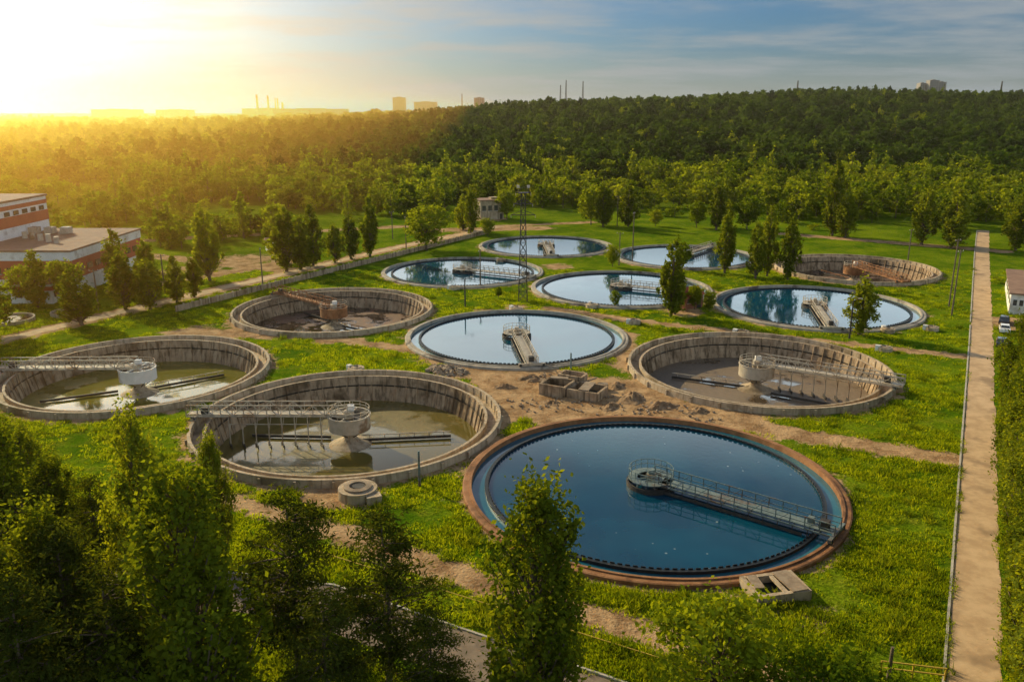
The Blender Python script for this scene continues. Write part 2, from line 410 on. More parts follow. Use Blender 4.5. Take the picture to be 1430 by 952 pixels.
# ------------------------------------------------------------ roads
def ribbon(name,line,w,k,z=.03,kerbs=(),jit=.0,seed=0):
    rg=random.Random(seed); P=[]
    for i in range(len(line)-1):
        a,b_=Vector(line[i]),Vector(line[i+1]); n=max(1,int((b_-a).length/1.5))
        P+=[a.lerp(b_,q/n) for q in range(n)]
    P.append(Vector(line[-1]))
    b=MB(); vs=[];k_l=[];k_r=[]
    for i,p in enumerate(P):
        d=(P[min(i+1,len(P)-1)]-P[max(i-1,0)]).normalized(); nrm=Vector((-d.y,d.x))
        l=p+nrm*(w/2+rg.uniform(-jit,jit)); r=p-nrm*(w/2+rg.uniform(-jit,jit))
        vs+=[(l.x,l.y,z),(r.x,r.y,z)]; k_l.append(p+nrm*(w/2+.12)); k_r.append(p-nrm*(w/2+.12))
    b.add(vs,[(2*i,2*i+1,2*i+3,2*i+2) for i in range(len(P)-1)],k)
    for side,kl in (('l',k_l),('r',k_r)):
        if side in kerbs:
            for i in range(0,len(kl)-2,2):
                if rg.random()<.06: continue
                b.beam((kl[i].x,kl[i].y,.04+rg.uniform(-.03,.03)),(kl[i+2].x,kl[i+2].y,.04+rg.uniform(-.03,.03)),.2,'kerb',.2)
    return b.obj(name)
ribbon('access_road',[(22.7,31.5),(33.7,51.6),(83.8,142.4),(139.8,244.7),(165,290)],3.7,'road',.03,('l',),.16,1)
ribbon('asphalt_road',[(-50,70),(-36,66),(-16.8,62.2),(-4,55.2),(7.6,49),(24,40.5)],5.2,'asphalt',.02,('l',),.1,2)
ribbon('road',[(-140,60),(-91,149.8),(-36,251.4),(-4,301)],3.4,'road',.02,(),.4,3)

# ------------------------------------------------------------ trees
def tree_mesh(name,kind,h,cr,ncl,nl,leaf,seed,lm,bm='bark',spread=1.0):
    rg=R_(seed); b=MB()
    seg=7;rings=9;tv=[];bx,by=rg.uniform(-1,1,2)*h*.02
    tr=h*.013+.06
    top=h*(.93 if kind!='round' else .75)
    def tc(z):
        t=z/h; return np.array([bx*math.sin(t*3),by*math.sin(t*2.3+.4)-by*math.sin(.4)])
    for i in range(rings):
        z=top*i/(rings-1); c=tc(z); r=tr*(1-.85*i/(rings-1))*(1.35 if i==0 else 1)
        for q in range(seg):
            a=2*math.pi*q/seg; tv.append((c[0]+r*math.cos(a),c[1]+r*math.sin(a),z-(.3 if i==0 else 0)))
    b.add(tv,[(i*seg+q,i*seg+(q+1)%seg,(i+1)*seg+(q+1)%seg,(i+1)*seg+q) for i in range(rings-1) for q in range(seg)],bm,True)
    ph=rg.uniform(0,6.28,6)
    def Rf(t):
        if kind=='poplar':
            if t<.08: return 0
            return cr*min(1,((t-.06)/.22))**.6*max(0,1-max(0,(t-.40)/.62)**1.9)**.75
        if kind=='pine':
            if t<.30: return 0
            return cr*min(1,(t-.26)/.16)*(max(0,(1.02-t)/.62))**.7
        if kind=='bush':
            return cr*math.sqrt(max(0.02,1-((t-.45)/.56)**2))
        u=(t-.60)/.42
        return cr*math.sqrt(max(0,1-u*u)) if abs(u)<1 else 0
    C=[]
    tries=0
    while len(C)<ncl and tries<ncl*40:
        tries+=1
        t=rg.uniform(.08,1.0)
        if kind=='pine' and rg.rand()<.8: t=(round(t*13)/13)+rg.uniform(-.012,.012)
        r=Rf(t)
        if r<=0 or rg.rand()>max(.15,r/cr): continue
        a=rg.uniform(0,6.28)
        lob=1+.19*math.sin(2*a+ph[0]+5*t)+.15*math.sin(5*a+ph[1]-9*t)+.12*math.sin(17*t+ph[2]+a)
        rho=r*lob*(rg.uniform(.12,1.0)**.55)
        z=min(h*t,h*.985); c=tc(z)
        C.append((c[0]+rho*math.cos(a),c[1]+rho*math.sin(a),z,rho,a))
    drop={'poplar':1.9,'round':.75,'pine':.12,'bush':.9}[kind]
    for (x,y,z,rho,a) in C:
        if rho<.25*cr and rg.rand()<.5: continue
        za=max(h*.05,min(z-rho*drop,top*.97)); c=tc(za); p0=Vector((c[0],c[1],za)); p1=Vector((x,y,z))
        mid=p0.lerp(p1,.55)+Vector((0,0,(-.10 if kind!='pine' else .03)*rho)); w=tr*.42*(1-.5*za/h)
        b.beam(p0,mid,w,bm); b.beam(mid,p1,w*.55,bm)
    C=np.array(C); per=max(1,nl//len(C)); n=per*len(C)
    cc=np.repeat(C[:,:3],per,0); rho=np.repeat(C[:,3],per); az=np.repeat(C[:,4],per)
    cs=np.repeat(rg.uniform(.6,1.3,len(C)),per)
    sg=(cr*.15+.10)*cs*spread
    sz={'poplar':1.7,'round':.8,'pine':.30,'bush':.9}[kind]
    sr={'poplar':.72,'round':1.1,'pine':1.15,'bush':1}[kind]
    off=rg.normal(0,1,(n,3))*np.column_stack([sg*sr,sg*sr,sg*sz])
    P=cc+off
    P[:,2]=np.clip(P[:,2],.15,None)
    nr=rg.normal(0,1,(n,3)); nr+=.9*(off/(np.linalg.norm(off,axis=1,keepdims=True)+1e-6)); nr[:,2]+=.35
    nr/=np.linalg.norm(nr,axis=1,keepdims=True)
    t1=np.cross(nr,rg.normal(0,1,(n,3))); t1/=np.linalg.norm(t1,axis=1,keepdims=True)+1e-9
    t2=np.cross(nr,t1)
    s=leaf*rg.uniform(.55,1.35,(n,1)); asp=.62 if kind!='pine' else .30
    q=np.stack([P-t1*s,P+t2*s*asp,P+t1*s,P-t2*s*asp],1).reshape(-1,3)
    nb=len(b.v)
    allv=np.vstack([np.array(b.v),q])
    quads=(np.arange(n*4).reshape(-1,4)+nb)
    bf=b.f; me=bpy.data.meshes.new(name)
    nf=len(bf)+n; loops=np.concatenate([np.array(bf).reshape(-1),quads.reshape(-1)])
    me.vertices.add(len(allv)); me.vertices.foreach_set('co',allv.astype(np.float32).reshape(-1))
    me.loops.add(len(loops)); me.loops.foreach_set('vertex_index',loops.astype(np.int32))
    me.polygons.add(nf); me.polygons.foreach_set('loop_start',(np.arange(nf)*4).astype(np.int32))
    try: me.polygons.foreach_set('loop_total',np.full(nf,4,np.int32))
    except Exception: pass
    mi=np.zeros(nf,np.int32); mi[len(bf):]=1
    me.materials.append(M[bm]); me.materials.append(M[lm])
    me.polygons.foreach_set('material_index',mi); me.update(calc_edges=True); me.validate()
    return me
pop=[tree_mesh('poplar_near%d'%i,'poplar',20,3.1,190,17000,.175,10+i,'leaf',spread=.82) for i in range(3)]
pin=[tree_mesh('pine_near%d'%i,'pine',18,4.1,95,10500,.21,20+i,'pine',spread=.80) for i in range(3)]
rnd=[tree_mesh('round_near%d'%i,'round',12,4.2,130,12000,.18,30+i,'leafd',spread=.75) for i in range(2)]
popm=[tree_mesh('poplar_mid%d'%i,'poplar',16,2.6,90,4000,.32,40+i,'leaf',spread=.85) for i in range(4)]
rndm=[tree_mesh('round_mid%d'%i,'round',12,4.4,90,4000,.34,50+i,'leafd',spread=.85) for i in range(4)]
def tree(name,me,x,y,h,base,rz=None,wide=1.0):
    o=bpy.data.objects.new(name,me); sc.collection.objects.link(o)
    s=h/base; o.scale=(s*wide,s*wide,s); o.location=(x,y,float(hgt(x,y))); o.rotation_euler=(0,0,random.uniform(0,6.28) if rz is None else rz)
    return o
# foreground
for i,(x,y,h,w) in enumerate([(1.7,44.3,20,1.05),(-18.9,42.7,22,1.08),(-27.6,55.3,20,.75),(-26.5,67.3,13.5,.7),(-39.5,58,18.5,1.0),(-34,44,21,1.1),(-31,49,16,1.1),
    (-50,74,13,1.3),(-45,70.5,12.5,1.3),(-55,80,12,1.4),(-40,66,12,1.3)]):
    tree('poplar_tree',pop[i%3],x,y,h,20,wide=w)
for i,(x,y,h,w) in enumerate([(-14.6,48.8,17.5,1.0),(-8.6,48.6,15.2,1.15),(-29,47.5,15,1.2),(-35,54,15,1.2),(-24.5,50,14,1.1),(-11.5,44.5,12,1.2),(-24,43,15,1.1),(-44,62,14,1.2),(-5.0,44.8,10.5,1.1),(-40,50,16,1.2),(-28,41,15,1.2),(-34,61,12,1.1)]):
    tree('pine_tree',pin[i%3],x,y,h,18,wide=w)
for i,(x,y,h,w) in enumerate([(12.2,42,12.6,1.0),(17.8,40.5,10.6,1.0),(15,37,9.5,1),(22,40,8.5,.9)]):
    tree('deciduous_tree',rnd[i%2],x,y,h,12,wide=w)
yy=38;i=0
while yy<106:
    rx=33.7+.5515*(yy-51.6)+4.7
    tree('poplar_tree',(pop+popm)[i%3],rx+random.uniform(-.3,.3),yy,random.uniform(12.5,16.5),20,wide=1.12); yy+=4.4; i+=1
mid=[(32.2,163.9,15.7,'p',.95),(33.5,166,11,'p',1.1),(64.9,149.8,10.7,'p',1.45),(54.8,210.6,15.7,'p',1.0),(60.6,203,14.0,'p',.95),(64.6,206.8,17,'p',.8),(68.2,202,14.8,'p',.95),
(-25.8,247.3,13,'r',1.3),(-74.5,201,17.6,'p',1.1),(-93.2,192.5,13.5,'p',1.2),(-81.5,170.3,12,'p',1.5),(-76.2,170,10.5,'p',1.5),(-84,156.8,11.5,'p',1.7),(-73.3,177,10,'p',1.3),(-71.3,182,9,'p',1.3),
(-58.6,212.6,16,'p',1.3),(-55.5,215,14,'p',1.3),(-53.7,221,16,'p',1.1),(-48.8,226.4,10.5,'p',1.4),(-45.5,232,12,'p',1.4),(-40.7,235.8,17,'p',1.0),(-17.1,291,12,'p',1.5),(-14,283,15,'p',1.0),
(71.7,291,16,'p',1.2),(76,297,10,'r',1.0),(107.2,277,24,'p',.9),(109.5,272,14,'p',1.5),(128.3,258.5,17,'p',1.3),(133.9,251.4,18,'p',1.3),(137,256,14,'p',1.3),(151,247,15,'p',1.4),
(-8,275,6,'r',1),(38.5,170.5,5,'r',.9),(35,171,5,'r',.9),(41,168,4.5,'r',.8),(33,299,15,'p',1.5),(29,305,13,'r',1.0),(42,300,14,'p',1.4),(52,301,6,'r',1),(83,293,11,'r',1.1),(66,297,9,'r',1),
(-97,150,10,'r',1.1),(-104,142,12,'r',1.1),(-93,139,9,'r',1.1),(-88,131,8,'r',1.2),(45,216,7,'r',.8),(27,220,6,'r',.8),(22,172,3.5,'r',.8),(-2,322,11,'r',1),(-3,181,2.5,'r',1),(155,255,15,'p',1.3),(-62,88,8,'p',1.5),
(-98,178,9,'r',1.0),(-106,176,8,'r',1.1),(-88,184,9,'p',1.5),(-80,178,13,'p',1.3),(-101,172,12,'p',1.4)]
for i,(x,y,h,k,w) in enumerate(mid):
    if k=='p': tree('poplar_tree',popm[i%4],x,y,h,16,wide=w)
    else: tree('deciduous_tree',rndm[i%4],x,y,h,12,wide=w)

# forest: instanced
def scatter(name,P,RZ,S,IDX,objs,colname):
    col=bpy.data.collections.new(colname)
    for o in objs: col.objects.link(o)
    me=bpy.data.meshes.new(name); me.vertices.add(len(P)); me.vertices.foreach_set('co',P.astype(np.float32).reshape(-1))
    r=np.zeros((len(P),3),np.float32); r[:,2]=RZ
    me.attributes.new('rot','FLOAT_VECTOR','POINT').data.foreach_set('vector',r.reshape(-1))
    me.attributes.new('siz','FLOAT_VECTOR','POINT').data.foreach_set('vector',S.astype(np.float32).reshape(-1))
    me.attributes.new('idx','INT','POINT').data.foreach_set('value',IDX.astype(np.int32)); me.update()
    o=bpy.data.objects.new(name,me); sc.collection.objects.link(o)
    ng=bpy.data.node_groups.new(name+'_nodes','GeometryNodeTree')
    ng.interface.new_socket('Geometry',in_out='INPUT',socket_type='NodeSocketGeometry'); ng.interface.new_socket('Geometry',in_out='OUTPUT',socket_type='NodeSocketGeometry')
    gi=ng.nodes.new('NodeGroupInput'); gout=ng.nodes.new('NodeGroupOutput')
    ip=ng.nodes.new('GeometryNodeInstanceOnPoints'); ci=ng.nodes.new('GeometryNodeCollectionInfo')
    ci.inputs['Collection'].default_value=col; ci.inputs['Separate Children'].default_value=True; ci.inputs['Reset Children'].default_value=True
    ip.inputs['Pick Instance'].default_value=True
    def na(nm,t):
        n=ng.nodes.new('GeometryNodeInputNamedAttribute'); n.data_type=t; n.inputs['Name'].default_value=nm
        return [s for s in n.outputs if s.enabled and s.name=='Attribute'][0]
    ng.links.new(gi.outputs[0],ip.inputs['Points']); ng.links.new(ci.outputs[0],ip.inputs['Instance'])
    ng.links.new(na('idx','INT'),ip.inputs['Instance Index']); ng.links.new(na('rot','FLOAT_VECTOR'),ip.inputs['Rotation'])
    ng.links.new(na('siz','FLOAT_VECTOR'),ip.inputs['Scale']); ng.links.new(ip.outputs[0],gout.inputs[0])
    md=o.modifiers.new('instances','NODES'); md.node_group=ng
    return o
def src(name,me): return bpy.data.objects.new(name,me)
spec=[src('a_tree%d'%i,tree_mesh('forest_round%d'%i,'round',12,4.6,26,800,.60,60+i,'leafd',spread=.8)) for i in range(4)]
spec+=[src('b_poplar%d'%i,tree_mesh('forest_poplar%d'%i,'poplar',16,2.6,30,700,.55,70+i,'leafd')) for i in range(1)]
spec+=[src('c_dark%d'%i,tree_mesh('forest_dark%d'%i,'round',14,4.6,22,600,.85,80+i,'leafdark',spread=.75)) for i in range(3)]
spec+=[src('d_bush%d'%i,tree_mesh('forest_bush%d'%i,'bush',4,3.0,20,400,.42,90+i,'leafd')) for i in range(2)]
rg=R_(3); P=[];S=[];I=[]
def addt(x,y,i,s,w=1.0):
    P.append((x,y,float(hgt(x,y))-.3)); S.append((s*w,s*w,s)); I.append(i)
y=326.0
while y<2600:
    sp=7.4 if y<560 else (10.5 if y<1200 else 26)
    half=.74*y+30
    x=-half
    while x<half:
        px=x+rg.uniform(-.5,.5)*sp; py=y+rg.uniform(-.5,.5)*sp
        x+=sp
        r=px/py
        if y>1200 and r>-.12: continue
        n=math.sin(px*.021+1)*math.cos(py*.017)+.5*math.sin(px*.05+py*.043)
        edge=335+18*math.sin(px*.03)+10*math.sin(px*.09)
        if px<-60: edge+=25
        if py<edge: 
            if rg.rand()<.12 and py>322: addt(px,py,8+rg.randint(2),rg.uniform(.6,1.2))
            continue
        if py<450 and n>.85: continue
        if 480<py<535 and r>.10 and n>-.3: 
            if rg.rand()<.2: addt(px,py,8+rg.randint(2),rg.uniform(.7,1.5))
            continue
        if r<-.25 and py<560 and n>.15: 
            if rg.rand()<.25: addt(px,py,8+rg.randint(2),rg.uniform(.7,1.3))
            continue
        if abs(px-(-9))<16 and py<338: continue
        if py<440 or (py<535 and rg.rand()<.5) or (r<-.28 and rg.rand()<.6) or rg.rand()<.08+.12*(n>.4):
            k=rg.randint(0,4) if rg.rand()<.88 else 4; s=rg.uniform(.55,1.3)
            if py<400: s*=.85
            if py>560: s*=1.15
        else: k=5+rg.randint(3); s=rg.uniform(.75,1.45)*(1 if py<560 else 1.12)
        w=1.0
        if sp>12: w=2.2
        addt(px,py,k,s,w)
    y+=sp*(1.0 if y<1200 else 1.4)
for _ in range(620):
    px=rg.uniform(-260,-62); py=rg.uniform(175,335)
    if px>-150 and py<222: continue
    if px+ .541*(301-py)+4>-14: continue
    n=math.sin(px*.06+1)*math.cos(py*.07)
    if n<.1: continue
    if rg.rand()<.4: addt(px,py,8+rg.randint(2),rg.uniform(.6,1.2))
    else: addt(px,py,rg.randint(0,5),rg.uniform(.5,.95))
for _ in range(130):
    px=rg.uniform(95,260); py=rg.uniform(285,330)
    if rg.rand()<((py-280)/60): addt(px,py,rg.randint(0,4) if rg.rand()<.5 else 8,rg.uniform(.6,1.0))
for _ in range(30):
    addt(rg.uniform(-120,-70),rg.uniform(55,105),rg.randint(0,4),rg.uniform(.6,.9))
P=np.array(P);S=np.array(S);I=np.array(I)
scatter('forest',P,rg.uniform(0,6.28,len(P)),S,I,spec,'forest_species')

# grass tufts
def tuft(name,n,r,hh,seed,k='grassb'):
    g=R_(seed); vs=[];fs=[]
    for i in range(n):
        a=g.uniform(0,6.28); q=r*math.sqrt(g.rand()); x,y=q*math.cos(a),q*math.sin(a); w=g.uniform(.03,.06); h=hh*g.uniform(.5,1.2)
        b_=g.uniform(0,6.28); lx,ly=g.normal(0,.35,2)*h; o=len(vs)
        vs+=[(x-w*math.cos(b_),y-w*math.sin(b_),0),(x+w*math.cos(b_),y+w*math.sin(b_),0),(x+lx,y+ly,h)]; fs.append((o,o+1,o+2))
    me=bpy.data.meshes.new(name); me.from_pydata(vs,[],fs); me.materials.append(M[k]); return src(name,me)
tf=[tuft('tuft%d'%i,26,.55,.26,i) for i in range(3)]+[tuft('weed%d'%i,40,.5,.6,7+i,'leafd') for i in range(1)]
n=72000
gy=45+ (rg.rand(n)**1.5)*170; gx=rg.uniform(-.72,.72,n)*gy
m_=np.ones(n,bool)
for (tx,ty,R) in TANKS: m_&=np.hypot(gx-tx,gy-ty)>R+1.1
dd=dirt(gx,gy); m_&=dd<.25+.15*rg.rand(n)
m_&=np.abs((gx-33.7)-.5515*(gy-51.6))*.875>2.0
m_&=~((np.abs((gy-62.2)*.877+(gx+16.8)*.48)<3.0)&(gx>-18))
m_&=~((np.abs(gy-62.2+(gx+16.8)*.21)<3.2)&(gx<=-16))
m_&=np.abs((gx+91)-.541*(gy-149.8))*.88>2.4
cl=np.sin(gx*.35+np.sin(gy*.21)*2)*np.cos(gy*.31+np.sin(gx*.13)*2)+rg.normal(0,.45,n)
m_&=cl>-.1
gx,gy,cl=gx[m_],gy[m_],cl[m_]
n=len(gx); ss=rg.uniform(.6,1.3,n)*(1+.2*cl)
scatter('grass',np.column_stack([gx,gy,np.zeros(n)]),rg.uniform(0,6.28,n),np.column_stack([ss*1.2,ss*1.2,ss]),np.where(rg.rand(n)<.045,3,rg.randint(0,3,n)),tf,'grass_tufts')

# ------------------------------------------------------------ structures
def windows(b,x0,x1,y,z,w,h,n,face='y',proud=.05):
    for i in range(n):
        t=(i+.5)/n
        if face=='y':
            cx=x0+(x1-x0)*t; b.box((cx,y,z),(w,proud*2,h),'glass'); b.box((cx,y-proud*1.1,z-h/2-.06),(w+.3,.12,.1),'white')
        else:
            cy=x0+(x1-x0)*t; b.box((y,cy,z),(proud*2,w,h),'glass')
E=empty('factory_building',(-99,184,0))
b=MB()
b.box((-24,18,4.0),(48,36,8),'red'); b.box((-24,18,1.8),(48.2,36.2,3.6),'white'); b.box((-24,18,8.9),(48.3,36.3,2.0),'white')
b.box((-24,18,10.1),(48.8,36.8,.4),'roofc')
b.obj('lower_block',E)
b=MB(); b.box((-40,24,14.5),(34,22,9),'white'); b.box((-40,24,14.2),(34.2,22.2,2.6),'red'); b.box((-40,24,19.2),(34.6,22.6,.5),'roofc')
b.box((-40,24,17.6),(34.2,22.2,1.0),'red')
for i in range(5): b.cyl((-8-i*3.0,10+i*2,10.3),.6,1.6+.3*(i%2),'steel',14); b.box((-14-i*4,26,11.2),(2,2.4,1.6),'steel')
b.obj('upper_block',E)
b=MB(); windows(b,-46,-2,-.12,5.6,3.0,1.4,10); windows(b,-46,-2,-.12,1.9,2.2,1.2,12); windows(b,2,34,.12,5.6,2.6,1.4,8,'x'); windows(b,-55,-25,12.85,16.2,2.4,1.1,8); windows(b,15,34,-22.85,16.2,2.2,1.1,5,'x')
b.obj('windows',E)
b=MB(); b.box((-5,-5,2.2),(9,7,4.4),'white'); b.box((-5,-5,3.3),(9.1,7.1,.9),'red'); b.box((-5,-5,4.5),(9.5,7.5,.3),'roofc'); windows(b,-9,-1,-8.55,1.9,1.4,1.2,3); windows(b,-8,-2,-.46,1.9,1.3,1.2,3,'x'); b.obj('annex',E)
w=MB(); w.lathe([(4.6,-.2),(4.6,.7),(4.3,.7),(4.3,-.1)],'concrete',48); w.disc(4.35,.3,'sl_c',48); w.obj('round_basin',None,(-100,160,0))
w=MB(); w.lathe([(3.6,-.2),(3.6,.7),(3.3,.7),(3.3,-.1)],'concrete',48); w.disc(3.35,.3,'sl_c',48); w.obj('round_basin',None,(-91,166,0))
def house(name,x,y,w,d,h,wall,roof,rz,gable=0,nw=3):
    E=empty(name,(x,y,0),rz); b=MB(); b.box((0,0,h/2),(w,d,h),wall); b.obj('walls',E)
    b=MB()
    if gable:
        o=.35; vs=[(-w/2-o,-d/2-o,h),(w/2+o,-d/2-o,h),(w/2+o,d/2+o,h),(-w/2-o,d/2+o,h),(-w/2-o,0,h+gable),(w/2+o,0,h+gable)]
        b.add(vs,[(0,1,5,4),(2,3,4,5),(1,2,5),(3,0,4),(3,2,1,0)],roof)
    else: b.box((0,0,h+.15),(w+.7,d+.7,.3),roof); b.box((w*.2,0,h+.6),(w*.3,d*.4,.6),wall)
    b.obj('roof',E)
    b=MB(); windows(b,-w/2+.3,w/2-2,-d/2-.03,h*.6,w/(nw*2.2),h*.28,nw); windows(b,-d/2,d/2,w/2+.03,h*.6,d/(nw*2.2),h*.28,nw,'x'); windows(b,-d/2,d/2,-w/2-.03,h*.6,d/(nw*2.2),h*.28,nw,'x')
    b.obj('windows',E)
    b=MB(); b.box((w/2-1.1,-d/2-.03,1.05),(1.1,.12,2.1),'darkmetal'); b.obj('door',E)
    return E
house('pump_house',-9,324,9.5,8,7.2,'concrete','roofc',.35,0,3)
house('brick_house',37.6,173,4.6,4.2,2.8,'brick','red',.5,1.5,2)
house('roadside_building',113.3,177,9,30,4.2,'white','roofc',-.5,0,6)
house('shed',-70,247,7,5,3,'white','roofc',.4,1,2)
def pylon(name,x,y,h,w0=1.9,w1=.8,arms=True,t=.14,k='darkmetal'):
    b=MB(); n=max(4,int(h/2)) if h<30 else 14
    def cn(i):
        z=h*i/n; w=w0+(w1-w0)*i/n
        return [Vector((sx*w/2,sy*w/2,z)) for sx,sy in((-1,-1),(1,-1),(1,1),(-1,1))]
    for i in range(n):
        A,B=cn(i),cn(i+1)
        for q in range(4):
            b.beam(A[q],B[q],t,k); b.beam(A[q],B[(q+1)%4],t*.5,k); b.beam(A[(q+1)%4],B[q],t*.5,k); b.beam(B[q],B[(q+1)%4],t*.5,k)
    if arms:
        for z,l in((h*.8,2.6),(h*.9,2.0),(h,1.6)):
            b.beam((-l,0,z),(l,0,z),t,k)
            for s_ in(-1,1): b.beam((s_*l,0,z),(s_*w1/2,0,z+.9),t*.6,k); b.beam((s_*l,0,z),(s_*l,0,z-.6),.12,'steel')
        b.box((0,0,h),(w1+1.4,w1+1.4,.15),k)
        for sx in(-1,1):
            for sy in(-1,1): b.beam((sx*1.1,sy*1.1,h),(sx*1.1,sy*1.1,h+1.1),.08,k); b.box((sx*1.1,sy*1.1,h+1.3),(.6,.4,.4),'steel')
        for sx in(-1,1): b.beam((sx*1.1,-1.1,h+1.1),(sx*1.1,1.1,h+1.1),.07,k); b.beam((-1.1,sx*1.1,h+1.1),(1.1,sx*1.1,h+1.1),.07,k)
    return b.obj(name,None,(x,y,float(hgt(x,y))))
pylon('lattice_floodlight_tower',2.4,178.5,23.5,t=.17)
def pole(x,y,h,k='wood',name='utility_pole',arm=True,lamp=False,rz=.5):
    b=MB(); b.cyl((0,0,-.2),.17,h+.2,k,10,.12)
    if arm:
        b.beam((-.9,0,h-.4),(.9,0,h-.4),.1,k)
        for s_ in(-.8,0,.8): b.cyl((s_,0,h-.35),.05,.25,'white',8)
    if lamp:
        b.beam((0,0,h),(1.3,0,h+.35),.07,k); b.box((1.6,0,h+.36),(.7,.25,.14),'steel')
    return b.obj(name,None,(x,y,0),rz)
pole(90,165,13.5); pole(93.5,173,14.5)
pole(62,147,7,'darkmetal','lamp_post',False,True); pole(110,228,9); pole(-10.3,84.8,4.2,'steelblue','marker_pole',False)
for x,y,h in[(-7.5,193,9),(-10,172.5,6),(33,225,14),(38,300,11),(29,222,9),(-60,196,9),(-32,249,10),(-79.5,186,9),(-86,168,9),(-39,270,9)]:
    pole(x,y,h,'wood' if h>6 else 'darkmetal','utility_pole' if h>6 else 'lamp_post',h>6,h<=6,random.uniform(0,3))
pole(9.5,128.0,2.8,'steelblue','marker_pole',False)
b=MB()
a0=Vector((-70,168));a1=Vector((-8,283));n=58
for i in range(n):
    p=a0.lerp(a1,(i+.02)/n);q=a0.lerp(a1,(i+.96)/n)
    b.beam((p.x,p.y,.55),(q.x,q.y,.55),.25,'wallc',1.4); b.box((q.x,q.y,.65),(.35,.35,1.6),'concrete',.5)
b.obj('concrete_retaining_wall')
E=empty('ruined_concrete_chamber',(9.5,116.5,0),-.48); b=MB()
def rbox(x0,y0,x1,y1,h,t=.35):
    b.box(((x0+x1)/2,y0,h/2),(x1-x0,t,h),'wallc'); b.box(((x0+x1)/2,y1,h/2),(x1-x0,t,h*.85),'wallc')
    b.box((x0+.01,(y0+y1)/2,h/2-.05),(t,y1-y0-t-.01,h-.1),'wallc'); b.box((x1-.01,(y0+y1)/2,h*.45),(t,y1-y0-t-.01,h*.9),'wallc')
rbox(-4.6,-3,-.8,1.2,1.7); rbox(-.4,-2.4,4.2,1.8,1.35); rbox(-3.8,1.9,-.2,4.6,1.9)
b.box((-2.7,-1,.25),(3,3,.3),'darkweir'); b.box((2,-.3,.25),(3.6,3,.3),'darkweir'); b.box((1.9,-.4,1.45),(1.5,3.9,.16),'stone',.1)
b.box((-2.9,.4,1.8),(2.6,.9,.16),'stone',.25); b.beam((-1,2,.4),(1.8,3.6,1.6),.22,'stone'); b.box((3.0,3.2,.5),(1.4,1.0,1.0),'stone',.5); b.box((-5.9,1.2,.4),(1.2,1.6,.8),'wallc',.3); b.obj('walls',E)
b=MB(); 
def frame(b,w,d,h,t,k='concrete'):
    b.box((0,-d/2+t/2,h/2),(w,t,h),k); b.box((0,d/2-t/2,h/2),(w,t,h),k); b.box((-w/2+t/2,0,h/2),(t,d-2*t-.01,h-.01),k); b.box((w/2-t/2,0,h/2),(t,d-2*t-.01,h-.01),k)
frame(b,5,3.4,.9,.4); b.box((0,0,.12),(4.1,2.5,.2),'darkweir'); b.box((.3,0,.8),(.4,2.55,.16),'concrete'); b.box((1.4,0,.95),(1.5,3.2,.14),'stone',.06); b.box((-1.6,.5,.96),(.9,2,.12),'stone',-.1)
b.obj('concrete_pit',None,(22.8,63.6,0),.22)
b=MB(); b.cyl((0,0,-.1),2.1,1.2,'concrete',36); b.lathe([(1.5,1.1),(1.5,1.3),(.9,1.35),(.9,1.12)],'stone',24); b.box((1.9,-1.4,.4),(1.6,1.2,1.0),'concrete',.4); b.cyl((.1,.1,1.1),.7,.15,'darkmetal',20)
b.obj('round_concrete_well',None,(-16.7,82.2,0))
for x,y in[(-13.5,190.5),(24,158),(71,151.5),(65,139),(80,153),(-25,127),(1,169),(43,150),(17,172),(-3,228)]:
    b=MB(); b.cyl((0,0,-.1),1.3,.8,'concrete',28); b.cyl((0,0,.7),.8,.15,'concrete',24); b.cyl((.2,0,.85),.35,.1,'darkmetal',14); b.box((.9,.8,.5),(.8,.7,1.0),'white',.3); b.beam((-.5,0,.8),(-.5,0,1.4),.08,'darkmetal')
    b.obj('manhole_chamber',None,(x,y,0),random.uniform(0,3))
def rubble(x,y,r,n,hh,seed,smax=.55):
    g=random.Random(seed); b=MB()
    for i in range(n):
        a=g.uniform(0,6.28); q=r*math.sqrt(g.random()); z=hh*(1-q/r)*g.random()
        s=[g.uniform(.12,smax) for _ in range(3)]; rx=g.uniform(0,3); 
        M3=Matrix.Rotation(g.uniform(0,3),3,'X')@Matrix.Rotation(rx,3,'Z')
        vs=[]
        for dz in(-1,1):
            for dx,dy in((-1,-1),(1,-1),(1,1),(-1,1)):
                v=M3@Vector((dx*s[0]*g.uniform(.6,1),dy*s[1]*g.uniform(.6,1),dz*s[2]*g.uniform(.5,.9))); vs.append((q*math.cos(a)*1.5+v.x,q*math.sin(a)+v.y,z+v.z*.8+.1))
        b.add(vs,[(3,2,1,0),(4,5,6,7),(0,1,5,4),(1,2,6,5),(2,3,7,6),(3,0,4,7)],'stone')
    b.obj('rubble_pile',None,(x,y,0),-.4)
rubble(-10.5,127,2.4,120,.7,1); rubble(13,112,5,55,.1,2,.2); rubble(23,108,4,40,.3,3,.25); rubble(3,111,3,30,.1,4,.2); rubble(-39,150,1.8,40,.3,5,.4); rubble(7,122,3,40,.3,6,.35)
